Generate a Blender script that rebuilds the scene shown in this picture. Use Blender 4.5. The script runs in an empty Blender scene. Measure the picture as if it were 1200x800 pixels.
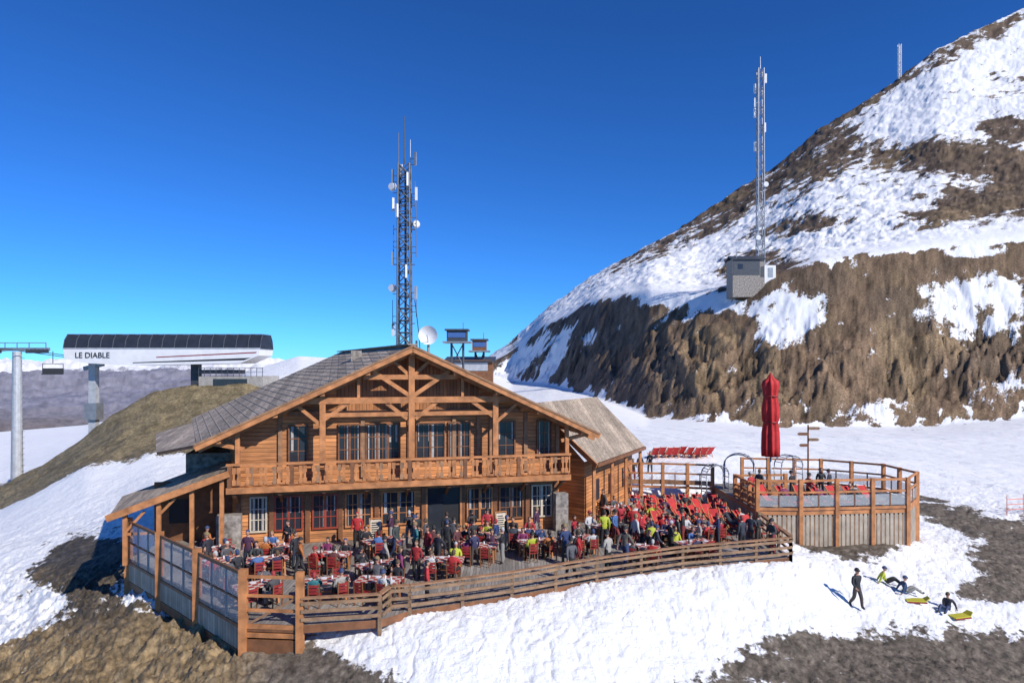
import bpy, bmesh, math, random
import numpy as np
from mathutils import Vector, Matrix
random.seed(7); np.random.seed(7)
CAMZ=8.8; F=800.0; HZ=430.0
def zof(Y,py): return CAMZ-(py-HZ)/F*Y
def wx(px,Y): return (px-600)/F*Y
col=bpy.context.scene.collection
# ---------------------------------------------------------------- materials
MATS={}
def nm(name):
    m=bpy.data.materials.new(name); m.use_nodes=True; nt=m.node_tree
    return m,nt,nt.nodes['Principled BSDF']
def plain(name,c,rough=.6,metal=0,var=.25,scale=3,bump=.0,stretch=(1,1,1)):
    m,nt,b=nm(name); N=nt.nodes; L=nt.links
    tc=N.new('ShaderNodeTexCoord'); mp=N.new('ShaderNodeMapping'); mp.inputs['Scale'].default_value=stretch
    L.new(tc.outputs['Object'],mp.inputs[0])
    n=N.new('ShaderNodeTexNoise'); n.inputs['Scale'].default_value=scale; n.inputs['Detail'].default_value=6
    L.new(mp.outputs[0],n.inputs['Vector'])
    r=N.new('ShaderNodeMapRange'); r.inputs[1].default_value=.25; r.inputs[2].default_value=.75
    r.inputs[3].default_value=1-var; r.inputs[4].default_value=1+var
    L.new(n.outputs[0],r.inputs[0])
    mx=N.new('ShaderNodeVectorMath'); mx.operation='SCALE'; mx.inputs[0].default_value=c[:3]
    L.new(r.outputs[0],mx.inputs['Scale']); L.new(mx.outputs[0],b.inputs['Base Color'])
    b.inputs['Roughness'].default_value=rough; b.inputs['Metallic'].default_value=metal
    if bump:
        bp=N.new('ShaderNodeBump'); bp.inputs['Strength'].default_value=bump; bp.inputs['Distance'].default_value=.05
        L.new(n.outputs[0],bp.inputs['Height']); L.new(bp.outputs[0],b.inputs['Normal'])
    MATS[name]=m; return m
def boards(name,c,axis='Z',period=.22,rough=.6,var=.3,dark=.35,stretch=(.6,.6,8),blot=.25):
    m,nt,b=nm(name); N=nt.nodes; L=nt.links
    tc=N.new('ShaderNodeTexCoord'); sp=N.new('ShaderNodeSeparateXYZ'); L.new(tc.outputs['Object'],sp.inputs[0])
    d=N.new('ShaderNodeMath'); d.operation='DIVIDE'; d.inputs[1].default_value=period; L.new(sp.outputs[axis],d.inputs[0])
    fl=N.new('ShaderNodeMath'); fl.operation='FLOOR'; L.new(d.outputs[0],fl.inputs[0])
    fr=N.new('ShaderNodeMath'); fr.operation='FRACT'; L.new(d.outputs[0],fr.inputs[0])
    wn=N.new('ShaderNodeTexWhiteNoise'); wn.noise_dimensions='1D'; L.new(fl.outputs[0],wn.inputs['W'])
    gt=N.new('ShaderNodeMath'); gt.operation='PINGPONG'; gt.inputs[1].default_value=.5; L.new(fr.outputs[0],gt.inputs[0])
    jr=N.new('ShaderNodeMapRange'); jr.inputs[1].default_value=.0; jr.inputs[2].default_value=.1; jr.inputs[3].default_value=dark; jr.inputs[4].default_value=1
    L.new(gt.outputs[0],jr.inputs[0])
    mp=N.new('ShaderNodeMapping'); mp.inputs['Scale'].default_value=stretch; L.new(tc.outputs['Object'],mp.inputs[0])
    n=N.new('ShaderNodeTexNoise'); n.inputs['Scale'].default_value=2.2; n.inputs['Detail'].default_value=7; L.new(mp.outputs[0],n.inputs['Vector'])
    r=N.new('ShaderNodeMapRange'); r.inputs[1].default_value=.25; r.inputs[2].default_value=.75; r.inputs[3].default_value=1-var; r.inputs[4].default_value=1+var
    L.new(n.outputs[0],r.inputs[0])
    nb=N.new('ShaderNodeTexNoise'); nb.inputs['Scale'].default_value=.45; nb.inputs['Detail'].default_value=5; L.new(tc.outputs['Object'],nb.inputs['Vector'])
    rb=N.new('ShaderNodeMapRange'); rb.inputs[1].default_value=.3; rb.inputs[2].default_value=.7; rb.inputs[3].default_value=1-blot; rb.inputs[4].default_value=1+blot; L.new(nb.outputs[0],rb.inputs[0])
    r2=N.new('ShaderNodeMapRange'); r2.inputs[3].default_value=.72; r2.inputs[4].default_value=1.2; L.new(wn.outputs['Value'],r2.inputs[0])
    def mul(p,q):
        a=N.new('ShaderNodeMath'); a.operation='MULTIPLY'; L.new(p,a.inputs[0]); L.new(q,a.inputs[1]); return a.outputs[0]
    t=mul(mul(mul(r.outputs[0],r2.outputs[0]),jr.outputs[0]),rb.outputs[0])
    mx=N.new('ShaderNodeVectorMath'); mx.operation='SCALE'; mx.inputs[0].default_value=c[:3]; L.new(t,mx.inputs['Scale'])
    L.new(mx.outputs[0],b.inputs['Base Color']); b.inputs['Roughness'].default_value=rough
    bp=N.new('ShaderNodeBump'); bp.inputs['Strength'].default_value=.6; bp.inputs['Distance'].default_value=.04
    L.new(jr.outputs[0],bp.inputs['Height']); L.new(bp.outputs[0],b.inputs['Normal'])
    MATS[name]=m; return m
boards('log_wall',(.54,.225,.08),'Z',.2,var=.4,blot=.35)
boards('log_wall_vertical',(.38,.16,.06),'X',.18,stretch=(8,8,.6))
plain('wood',(.46,.19,.07),.65,0,.45,2.5,.3,(1,1,1))
plain('wood_dark',(.20,.082,.034),.6,0,.4,3,.2)
plain('wood_grey',(.31,.165,.085),.7,0,.4,3,.3)
plain('wood_weathered',(.25,.15,.085),.8,0,.45,3,.3)
boards('deck',(.25,.225,.20),'X',.14,.8,.3,.55,(8,.6,1),.35)
boards('roof',(.38,.30,.225),'X',.42,.85,.4,.65,(4,.8,4),.3)
plain('roof_batten',(.33,.26,.20),.85,0,.4,3,.2)
boards('cladding',(.36,.31,.25),'X',.16,.6,.2,.35,(1,1,1))
plain('cladding_strip',(.38,.32,.25),.6,0,.3,2,.1)
plain('stone',(.27,.24,.21),.9,0,.7,4,.8)
plain('glass_dark',(.03,.035,.045),.08,0,.2,1)
plain('curtain',(.42,.38,.34),.8,0,.25,8)
plain('frame_red',(.30,.05,.025),.5,0,.2,4)
plain('white_paint',(.75,.75,.77),.45,0,.08,1)
plain('cream',(.58,.5,.38),.6,0,.2,6)
plain('metal',(.34,.35,.37),.45,.6,.2,2)
plain('metal_mast',(.14,.15,.17),.5,.4,.2,2)
plain('metal_dark',(.07,.075,.085),.5,.3,.2,2)
plain('metal_light',(.5,.51,.53),.5,.3,.2,2)
plain('red_fabric',(.50,.022,.022),.7,0,.25,4,.1)
plain('red_paint',(.25,.022,.02),.5,0,.3,4)
plain('black',(.02,.02,.022),.5,0,.2,4)
plain('concrete',(.34,.32,.29),.85,0,.25,2,.2)
plain('sign_blue',(.05,.13,.35),.5,0,.1,2)
plain('yellow_paint',(.5,.45,.03),.5,0,.1,2)
plain('orange_net',(.75,.14,.04),.6,0,.2,2)
def glassmat():
    m,nt,b=nm('clear_panel'); N=nt.nodes;L=nt.links
    b.inputs['Base Color'].default_value=(.6,.63,.64,1); b.inputs['Roughness'].default_value=.15
    t=N.new('ShaderNodeBsdfTransparent'); mx=N.new('ShaderNodeMixShader'); mx.inputs[0].default_value=.30
    L.new(t.outputs[0],mx.inputs[1]); L.new(b.outputs[0],mx.inputs[2]); L.new(mx.outputs[0],N['Material Output'].inputs[0]); MATS['clear_panel']=m
glassmat()
def checker():
    m,nt,b=nm('table_cloth'); N=nt.nodes;L=nt.links
    tc=N.new('ShaderNodeTexCoord'); c=N.new('ShaderNodeTexChecker'); c.inputs['Scale'].default_value=5
    c.inputs[1].default_value=(.36,.035,.03,1); c.inputs[2].default_value=(.52,.43,.37,1)
    L.new(tc.outputs['Object'],c.inputs[0]); L.new(c.outputs[0],b.inputs['Base Color']); b.inputs['Roughness'].default_value=.6; MATS['table_cloth']=m
checker()
def jacket():
    m,nt,b=nm('jacket'); N=nt.nodes;L=nt.links
    o=N.new('ShaderNodeObjectInfo'); tc=N.new('ShaderNodeTexCoord'); n=N.new('ShaderNodeTexNoise'); n.inputs['Scale'].default_value=14
    L.new(tc.outputs['Object'],n.inputs['Vector'])
    bp=N.new('ShaderNodeBump'); bp.inputs['Strength'].default_value=.5; bp.inputs['Distance'].default_value=.04; L.new(n.outputs[0],bp.inputs['Height'])
    L.new(o.outputs['Color'],b.inputs['Base Color']); L.new(bp.outputs[0],b.inputs['Normal']); b.inputs['Roughness'].default_value=.7; MATS['jacket']=m
    for nme,cols in (('trousers',[(.015,.016,.02),(.03,.03,.035),(.03,.05,.12),(.02,.02,.02),(.25,.24,.22),(.06,.045,.04),(.2,.03,.03),(.02,.03,.05)]),
                     ('hair_or_hat',[(.03,.02,.012),(.10,.06,.03),(.02,.02,.02),(.4,.4,.4),(.3,.03,.03),(.22,.15,.07),(.03,.05,.12),(.05,.03,.02)])):
        m,nt,b=nm(nme); N=nt.nodes;L=nt.links
        o=N.new('ShaderNodeObjectInfo'); r=N.new('ShaderNodeValToRGB'); r.color_ramp.interpolation='CONSTANT'
        e=r.color_ramp.elements; e[0].color=(*cols[0],1); e[0].position=0; e[1].position=1/8; e[1].color=(*cols[1],1)
        for i in range(2,8):
            x=e.new(i/8); x.color=(*cols[i],1)
        mm=N.new('ShaderNodeMath'); mm.operation='FRACT'; mu=N.new('ShaderNodeMath'); mu.operation='MULTIPLY'; mu.inputs[1].default_value=1 if nme=='trousers' else 7.3
        L.new(o.outputs['Random'],mu.inputs[0]); L.new(mu.outputs[0],mm.inputs[0]); L.new(mm.outputs[0],r.inputs[0]); L.new(r.outputs[0],b.inputs['Base Color']); b.inputs['Roughness'].default_value=.7; MATS[nme]=m
jacket()
plain('skin',(.46,.25,.17),.5,0,.08,6)
# ---------------------------------------------------------------- mesh builder
class MB:
    def __init__(s): s.v=[];s.f=[];s.m=[];s.names=[]
    def mi(s,mat):
        if mat not in s.names: s.names.append(mat)
        return s.names.index(mat)
    def add(s,vs,fs,mat):
        o=len(s.v); s.v+= [tuple(v) for v in vs]; k=s.mi(mat)
        for f in fs: s.f.append([i+o for i in f]); s.m.append(k)
    def box(s,c,d,mat,rz=0):
        c=Vector(c); R=Matrix.Rotation(rz,3,'Z'); h=[x/2 for x in d]
        vs=[c+R@Vector((sx*h[0],sy*h[1],sz*h[2])) for sx in(-1,1) for sy in(-1,1) for sz in(-1,1)]
        s.add(vs,[(0,1,3,2),(4,6,7,5),(0,4,5,1),(2,3,7,6),(0,2,6,4),(1,5,7,3)],mat)
    def bx(s,x0,x1,y0,y1,z0,z1,mat): s.box(((x0+x1)/2,(y0+y1)/2,(z0+z1)/2),(abs(x1-x0),abs(y1-y0),abs(z1-z0)),mat)
    def beam(s,a,b,w,h,mat):
        a=Vector(a);b=Vector(b);d=(b-a).normalized(); up=Vector((0,0,1))
        if abs(d.z)>.98: up=Vector((0,1,0))
        r=d.cross(up).normalized(); u=r.cross(d)
        vs=[p+r*sx*w/2+u*sz*h/2 for p in(a,b) for sx in(-1,1) for sz in(-1,1)]
        s.add(vs,[(0,1,3,2),(4,6,7,5),(0,4,5,1),(2,3,7,6),(0,2,6,4),(1,5,7,3)],mat)
    def cyl(s,a,b,r0,r1,mat,n=8):
        a=Vector(a);b=Vector(b);d=(b-a).normalized(); up=Vector((0,0,1)) if abs(d.z)<.98 else Vector((0,1,0))
        r=d.cross(up).normalized();u=r.cross(d); vs=[]
        for p,rr in((a,r0),(b,r1)):
            for i in range(n):
                t=2*math.pi*i/n; vs.append(p+r*math.cos(t)*rr+u*math.sin(t)*rr)
        fs=[(i,(i+1)%n,n+(i+1)%n,n+i) for i in range(n)]+[tuple(range(n-1,-1,-1)),tuple(range(n,2*n))]
        s.add(vs,fs,mat)
    def slab(s,pts,th,mat,mat2=None):
        pts=[Vector(p) for p in pts]; n=(pts[1]-pts[0]).cross(pts[-1]-pts[0]).normalized()
        if n.z<0: n=-n
        k=len(pts); lo=[p-n*th for p in pts]
        s.add(pts+lo,[tuple(range(k))],mat); s.add(pts+lo,[tuple(range(2*k-1,k-1,-1))]+[(i,(i+1)%k,k+(i+1)%k,k+i) for i in range(k)],mat2 or mat)
    def prism(s,poly,z0,z1,mat,mat2=None):
        k=len(poly); vs=[(x,y,z1) for x,y in poly]+[(x,y,z0) for x,y in poly]
        s.add(vs,[tuple(range(k))],mat); s.add(vs,[tuple(range(2*k-1,k-1,-1))]+[(i,(i+1)%k,k+(i+1)%k,k+i) for i in range(k)],mat2 or mat)
    def ball(s,c,r,mat,n=10,m=7,zr=(-1,1)):
        c=Vector(c); vs=[];fs=[]; p0=math.asin(zr[0]); p1=math.asin(zr[1])
        for j in range(m+1):
            ph=p0+(p1-p0)*j/m
            for i in range(n):
                t=2*math.pi*i/n; vs.append((c.x+r[0]*math.cos(ph)*math.cos(t),c.y+r[1]*math.cos(ph)*math.sin(t),c.z+r[2]*math.sin(ph)))
        for j in range(m):
            for i in range(n): fs.append((j*n+i,j*n+(i+1)%n,(j+1)*n+(i+1)%n,(j+1)*n+i))
        s.add(vs,fs,mat)
    def mesh(s,name,smooth=False):
        me=bpy.data.meshes.new(name); me.from_pydata(s.v,[],s.f)
        for n in s.names: me.materials.append(MATS[n])
        me.polygons.foreach_set('material_index',s.m)
        bm=bmesh.new(); bm.from_mesh(me); bmesh.ops.recalc_face_normals(bm,faces=bm.faces); bm.to_mesh(me); bm.free()
        if smooth: me.polygons.foreach_set('use_smooth',[True]*len(me.polygons))
        me.update(); return me
    def obj(s,name,parent=None,loc=(0,0,0),rz=0,smooth=False):
        o=bpy.data.objects.new(name,s.mesh(name,smooth)); col.objects.link(o); o.location=loc; o.rotation_euler=(0,0,rz)
        if parent: o.parent=parent
        return o
def empty(name,loc=(0,0,0),rz=0):
    e=bpy.data.objects.new(name,None); e.empty_display_size=.3; col.objects.link(e); e.location=loc; e.rotation_euler=(0,0,rz); return e
# ---------------------------------------------------------------- noise
rs=np.random.RandomState(3); LAT=rs.rand(256,256)
def vnoise(x,y):
    xi=np.floor(x).astype(int); yi=np.floor(y).astype(int); fx=x-xi; fy=y-yi
    fx=fx*fx*fx*(fx*(fx*6-15)+10); fy=fy*fy*fy*(fy*(fy*6-15)+10)
    g=lambda i,j: LAT[(i+xi)%256,(j+yi)%256]
    return (g(0,0)*(1-fx)+g(1,0)*fx)*(1-fy)+(g(0,1)*(1-fx)+g(1,1)*fx)*fy
def fbm(x,y,o=5,g=.5):
    s=0;a=1;t=0
    for i in range(o):
        s=s+a*vnoise(x+17.3*i,y+31.7*i); t+=a; a*=g; x,y=x*1.62-y*1.22,x*1.22+y*1.62
    return s/t-.5
def ridged(x,y,o=5,g=.55):
    s=0;a=1;t=0
    for i in range(o):
        s=s+a*(1-np.abs(2*vnoise(x+9.3*i,y+3.7*i)-1)); t+=a; a*=g; x,y=x*1.62-y*1.22,x*1.22+y*1.62
    return s/t-.5
def ss(a,b,x):
    t=np.clip((x-a)/(b-a),0,1); return t*t*(3-2*t)
# ---------------------------------------------------------------- terrain
T={}
far=[(800,-60),(2500,-20),(4200,24)]
T[-400]=[(50,-7),(62,-8),(80,-10),(95,-13),(120,-14),(160,-14),(200,-15),(260,-35)]+far
T[0]=[(50,-4.2),(62,-4.8),(80,-5.4),(95,-9),(120,-9.5),(160,-9.8),(200,-10),(260,-30)]+far
T[50]=[(50,-3.5),(64,-3),(82,-2.9),(98,-7.5),(120,-8),(160,-8.4),(200,-9),(260,-30)]+far
T[100]=[(50,-2.8),(65,-1),(84,.2),(100,-5),(120,-6),(160,-7),(200,-8),(260,-30)]+far
T[140]=[(50,-2),(67,-.2),(86,3.5),(101,0),(120,-4),(160,-5),(200,-6),(260,-30)]+far
T[180]=[(50,-1),(68,.5),(88,5.8),(103,4),(120,0),(160,-3),(200,-5),(260,-30)]+far
T[240]=[(50,-.6),(68,1),(88,6.6),(105,5),(125,2),(160,0),(200,-4),(260,-30)]+far
T[290]=[(50,-.4),(68,1.5),(88,7.),(105,6.5),(130,8),(160,4),(200,-2),(260,-30)]+far
T[350]=[(50,-.4),(68,1.5),(88,5),(110,8),(130,11),(160,7),(200,0),(260,-20)]+far
T[400]=[(50,-.4),(68,1.5),(88,5),(110,8),(130,10.5),(160,7),(200,0),(260,-20)]+far
T[445]=[(50,-.4),(68,1.2),(88,4),(110,5),(130,6),(160,6),(200,4),(260,-20)]+far
T[510]=[(50,-.4),(68,.6),(88,2),(160,3),(200,5),(225,5),(250,5),(330,-20)]+far
near3={560:(-.4,0,1),600:(-.3,.1,1.1),640:(-.2,.3,1),700:(.1,.6,.8),760:(.5,.9,.4),820:(.6,.9,.2),900:(-.2,.2,0),960:(-.7,-.3,-.3),1050:(-1,-.6,-.4),1100:(-1.2,-.8,-.3),1200:(-1.6,-1,0),1400:(-2,-1,0),1800:(-2,-1,0)}
HT={560:(235,434,245,431,258,428,272,425),600:(220,446,245,412,258,404,272,397),640:(190,450,222,380,245,370,270,361),
700:(150,466,190,350,225,335,270,322),760:(125,489,162,340,210,310,275,287),820:(115,493,148,343,215,295,285,250),
900:(110,500,138,325,215,260,300,200),960:(109,500,136,305,220,225,305,152),1050:(108,500,135,292,225,190,310,92),
1100:(107,498,135,286,225,165,315,55),1200:(105,490,133,276,225,140,330,8),1400:(100,480,128,262,220,120,330,-60),1800:(95,475,125,260,220,110,330,-100)}
for p,h in HT.items():
    n=near3[p]; r=[(50,n[0]),(68,n[1]),(88,n[2])]
    for i in range(4): r.append((h[2*i],zof(h[2*i],h[2*i+1])))
    r.append((h[6]+90,r[-1][1]-25)); r+= [(900,-60),(2500,-60),(4500,-60)]
    T[p]=r
keys=sorted(T); KA=np.array([(k-600)/F for k in keys])
TY=np.array([[q[0] for q in T[k]] for k in keys],float); TZ=np.array([[q[1] for q in T[k]] for k in keys],float)
def colprof(a):
    return np.array([np.interp(a,KA,TY[:,i]) for i in range(11)]),np.array([np.interp(a,KA,TZ[:,i]) for i in range(11)])
ctrl=[(-12,32,-.3),(-6,27,-.3),(0,30,-.3),(5,33,-.3),(10,34,-.3),(0,40,-.3),(5,45,-.3),(-8,38,-.3),(-3,28,-.3),(11,38,-.3),
(-3.7,24.5,-.2),(0,26.1,-.08),(3.5,27.9,-.05),(7.5,29.8,-.05),(12.5,31.2,-.15),(14,34,-.4),
(-3.7,21,-1.5),(0,21.5,-1.6),(5,23,-1.9),(10,26.5,-1.7),(15,30,-1.75),(18,31,-1.9),(17,24.5,-3),(20,35,-1.4),(24,40,-1.3),(17,37,-.9),(21,37,-1.0),(20,26.6,-3.4),(9,22,-2.7),(27,36,-2.2),
(-9.25,23.4,-1.1),(-7,23,-.95),(-17.9,31.6,-1.7),(-13.5,27.3,-1.4),(-11,29,-.35),(-15,31.5,-.5),(-20.8,27.7,-4),(-14,24.2,-2.5),(-18,28,-2.5),(-10,20.5,-2.3),
(-27.5,36.7,-4.6),(-22,36,-2.2),(-20,40,-.8),(-26,44,-2.2),(-33,46,-3.8),(-19,34.5,-1.6),
(-24,20,-6),(-48,40,-7),(24,20,-4.5),(48,40,-2.5),(0,12,-4.5),(-9.6,12,-5),(9.6,12,-5),(-12,16,-4),(12,17,-4.2),(33,46,-1.6),(15,44,-.2),(10,44,.2),(20,44,-.8)]
pts=[(x/y,math.log(y),z) for x,y,z in ctrl]
for px in (-200,0,100,200,290,400,500,600,700,800,900,1000,1100,1250,1500):
    a=(px-600)/F; ty,tz=colprof(a)
    for Y in (50,60): pts.append((a,math.log(Y),float(np.interp(Y,ty,tz))))
pts=np.array(pts)
def tps(r2): return np.where(r2>1e-12,r2*np.log(r2+1e-12),0)
P=pts[:,:2]; n=len(P); K=tps(((P[:,None]-P[None])**2).sum(-1))+np.eye(n)*.0008
A=np.zeros((n+3,n+3)); A[:n,:n]=K; A[:n,n]=1; A[:n,n+1:]=P; A[n,:n]=1; A[n+1:,:n]=P.T
sol=np.linalg.solve(A,np.concatenate([pts[:,2],[0,0,0]]))
aa=np.concatenate([np.linspace(-1.5,-.86,40,endpoint=False),np.linspace(-.86,.86,900),np.linspace(.88,1.5,40)])
lY=np.concatenate([np.arange(math.log(11),math.log(60),.0038),np.arange(math.log(60),math.log(150),.0045),np.arange(math.log(150),math.log(345),.0045),np.arange(math.log(345),math.log(4500),.025)])
YY=np.exp(lY); nA=len(aa); nY=len(YY)
Z=np.zeros((nY,nA)); YB=np.zeros(nA);YL=np.zeros(nA);YR=np.zeros(nA)
for j,a in enumerate(aa):
    ty,tz=colprof(a); e=(tz-CAMZ)/ty; YB[j],YL[j],YR[j]=ty[3],ty[4],ty[6]
    Z[:,j]=np.interp(YY,ty,e)*YY+CAMZ
for it in range(6):
    Z[1:-1]=(Z[:-2]+2*Z[1:-1]+Z[2:])/4
    Z[:,1:-1]=(Z[:,:-2]+2*Z[:,1:-1]+Z[:,2:])/4
nr=YY<54; AG,LG=np.meshgrid(aa,lY[nr]); fl=np.stack([AG.ravel(),LG.ravel()],1); out=np.zeros(len(fl))
for i in range(0,len(fl),20000):
    q=fl[i:i+20000]; out[i:i+20000]=tps(((q[:,None]-P[None])**2).sum(-1))@sol[:n]+sol[n]+q@sol[n+1:]
ZN=out.reshape(AG.shape); w=ss(44,53,YY[nr])[:,None]; Z[nr]=ZN*(1-w)+Z[nr]*w
AG,YG=np.meshgrid(aa,YY); XG=AG*YG; LGf=np.log(YG)
Zs=Z.copy()
hill=(AG>-.06)
tb=np.clip((YG-YB)/(YL-YB+1e-6),0,1); bank=np.where(hill,np.sin(np.pi*np.clip(tb,0,1))**.6,0)
up=np.where(hill&(YG>YL),np.clip((YG-YL)/20,0,1),0)
wrp=fbm(XG*.03,YG*.03)*5
gul=ridged(XG*.07+wrp,YG*.045+wrp*.5,5,.58); gul2=fbm(XG*.4,YG*.4,4,.6); crag=ridged(XG*.25+wrp,YG*.25-wrp,5,.62)
scree=fbm(AG*230,LGf*45,4,.6); low=.25+.95*ss(.75,.25,tb+fbm(XG*.05,YG*.05)*.5)
Z+=bank*(gul*4.2*(.5+.5*low)+gul2*1.5+crag*3.8*low)+up*(fbm(XG*.03,YG*.03,5)*5+gul2*1.3+crag*1.4)
md=ss(62,70,YG)*ss(105,95,YG)*(AG<-.33); Z+=md*(fbm(XG*.15,YG*.15,5)*1.0+crag*.5)
Z+=np.where((YG>500),ridged(XG*.0022,YG*.0012,6,.6)*YG*.04,0)
nearw=1-ss(45,70,YG); vpx=600+F*AG; vpy=HZ+F*(CAMZ-Zs)/YG
leftrock=ss(330,250,vpx)*ss(650,690,vpy)
lump=fbm(XG*2.6,YG*2.6,4,.65)
trk=np.abs(fbm(XG*.9+fbm(XG*.1,YG*.1)*4,YG*.9,3))
Z+=nearw*(fbm(XG*.5,YG*.5,5)*.28+lump*.17-ss(.06,.0,trk)*.06)+nearw*leftrock*(ridged(XG*.9,YG*.9,5,.62)*.9)
Z+=ss(45,60,YG)*ss(112,95,YG)*(AG>-.05)*fbm(XG*.5+YG*.2,YG*.12,4)*.35
TER=[(-17.7,31.5),(-9.25,23.5),(-7.2,23.3),(-4.6,23.8),(-3.7,24.7),(0,26.3),(3.5,28.2),(7.5,30),(12.9,31.6),(13.4,37),(13.2,46.5),(2,46.5),(-14,46),(-21,44),(-17.5,36)]
def inpoly(x,y,poly):
    x=np.asarray(x,float); y=np.asarray(y,float); r=np.zeros(x.shape,bool); k=len(poly)
    for i in range(k):
        x0,y0=poly[i]; x1,y1=poly[(i+1)%k]
        c=((y0>y)!=(y1>y))&(x<(x1-x0)*(y-y0)/(y1-y0+1e-12)+x0); r^=c
    return r
inT=inpoly(XG,YG,TER); Z=np.where(inT,np.minimum(Z,-.2),Z)
M=np.ones_like(Z)
def ell(cx,cy,rx,ry,rot,val,cond=None):
    global M
    dx=vpx-cx; dy=-(vpy-cy); c,s=math.cos(rot),math.sin(rot)
    d=np.sqrt(((dx*c+dy*s)/rx)**2+((-dx*s+dy*c)/ry)**2); k=ss(1.55,.35,d)
    if cond is not None: k=k*cond
    M=M*(1-k)+val*k
isn=(YG<60); ish=hill&(YG>95)
nedge=fbm(AG*45,LGf*45,5,.6)
tbe=(YG-YB)/(YL-YB+1e-6)+nedge*.35
kb=np.where(hill,ss(-.04,.06,tbe)*ss(1.08,.96,tbe),0)
M=np.where(ish&(YG>YL),.90,M); M=M*(1-kb)
mk=ss(63,69,YG+(AG+.6)*4+nedge*6)*ss(112,98,YG)*ss(335,300,vpx); M=M*(1-mk)+.03*mk
M=np.where((YG>500)&(AG<-.05),.1+.8*ss(2300,3200,YG),M)
for e in [(925,375,42,34,.5,.95),(1150,362,74,38,.1,.78),(805,352,70,15,-.12,1.0),(1140,297,36,7,0,1.0),(650,420,46,10,1.0,.85),(610,425,50,12,.7,.9),(690,400,16,6,1,.6),(1030,485,60,12,.1,.5),(1170,460,50,12,.3,.45),
 (1120,188,125,24,-.05,.08),(1195,222,65,34,-.3,.1),(850,248,80,15,.55,.15),(955,190,70,30,.7,.15),(945,262,65,10,.15,.2),(1125,243,80,22,.1,.1),
 (1180,150,36,17,-.2,.1),(1010,115,80,12,.65,.35),(1120,58,95,11,.5,.45),(770,290,80,9,.52,.45),(880,300,60,14,.15,.35),(1090,284,130,9,.08,1.0),(1040,245,60,12,.1,.9),(790,318,70,12,.35,.95),(900,320,50,20,0,.05),(1080,135,60,28,.3,.95),(800,375,40,14,0,.3),(1180,100,50,20,.3,.65),(1060,215,90,9,.05,.7)]:
    ell(*e,cond=ish)
for e in [(120,800,255,98,0,.0),(340,812,130,46,0,0),(95,668,66,44,.5,.1),(15,730,70,30,.4,.85),(1090,797,290,62,.03,.0),(1190,650,60,48,-.3,.05),(1120,606,70,15,-.3,.1),(990,632,70,24,-.15,.05),(1185,690,66,16,0,.15),(960,768,76,24,-.1,.25)]:
    ell(*e,cond=isn)
streak=fbm(AG*42,LGf*85,5,.65)
M+=np.where(ish,fbm(AG*60,LGf*60,5,.65)*1.0+streak*1.05,nedge*.8)
ridgeline=ish*ss(-35,-5,YG-YR); M-=ridgeline*.18
C=np.zeros(Z.shape+(4,)); C[...,:3]=np.array([.185,.135,.085])
def tint(mask,c):
    m=mask[...,None]; C[...,:3]=C[...,:3]*(1-m)+np.array(c)*m
tint(np.where(ish,1.,0.),(.15,.10,.062)); tint(np.where(ish&(YG>YL+4),1.,0.),(.125,.088,.06))
tint(np.where(ish,ss(.0,.18,fbm(AG*14,LGf*14,4)),0)*.5,(.19,.135,.072)); tint(np.where(ish,ss(.02,.2,fbm(AG*10+5,LGf*16+3,4)),0)*.6,(.10,.072,.05))
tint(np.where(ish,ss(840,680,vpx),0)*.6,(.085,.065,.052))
tint(np.where(isn,1.,0.),(.14,.115,.09)); tint(leftrock*isn,(.25,.18,.10)); tint(mk,(.21,.165,.092))
tint(ss(150,60,np.hypot(vpx-95,(vpy-668)*1.3))*isn*.8,(.07,.06,.05))  # dark rocks and their shadow, put into the ground colour
far_haze=ss(250,1500,YG)*(AG<-.05); tint(far_haze,(.26,.25,.29))  # aerial haze painted into the base colour of the far hills
C[...,:3]*=np.clip(1+fbm(AG*80,LGf*80,5,.6)*1.3+np.where(ish,scree*1.4+crag*1.2*low,0),.25,2.2)[...,None]; C[...,3]=M; C=np.clip(C,0,1.0)  # crag term darkens crevices: shade painted into the bank colour
me=bpy.data.meshes.new('ground'); nv=nA*nY; me.vertices.add(nv)
me.vertices.foreach_set('co',np.stack([XG,YG,Z],-1).astype(np.float32).ravel())
idx=np.arange(nv).reshape(nY,nA); q=np.stack([idx[:-1,:-1],idx[:-1,1:],idx[1:,1:],idx[1:,:-1]],-1).reshape(-1,4)
me.loops.add(q.size); me.polygons.add(len(q)); me.loops.foreach_set('vertex_index',q.ravel().astype(np.int32))
me.polygons.foreach_set('loop_start',np.arange(0,q.size,4,dtype=np.int32)); me.polygons.foreach_set('loop_total',np.full(len(q),4,np.int32))
me.polygons.foreach_set('use_smooth',np.ones(len(q),bool)); me.update(calc_edges=True)
at=me.color_attributes.new('soil_shade_haze','FLOAT_COLOR','POINT'); at.data.foreach_set('color',C.astype(np.float32).ravel())  # colour: soil tones with painted haze and shade; alpha: snow cover
g=bpy.data.objects.new('ground',me); col.objects.link(g)
m,nt,b=nm('snow_and_soil'); N=nt.nodes;L=nt.links
at=N.new('ShaderNodeAttribute'); at.attribute_name='soil_shade_haze'; geo=N.new('ShaderNodeNewGeometry')
def noise(sc,det=8,rough=.6,st=None):
    x=N.new('ShaderNodeTexNoise'); x.inputs['Scale'].default_value=sc; x.inputs['Detail'].default_value=det; x.inputs['Roughness'].default_value=rough
    if st:
        mp=N.new('ShaderNodeMapping'); mp.inputs['Scale'].default_value=st; mp.inputs['Rotation'].default_value=(0,0,.5); L.new(geo.outputs['Position'],mp.inputs[0]); L.new(mp.outputs[0],x.inputs['Vector'])
    else: L.new(geo.outputs['Position'],x.inputs['Vector'])
    return x
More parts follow.
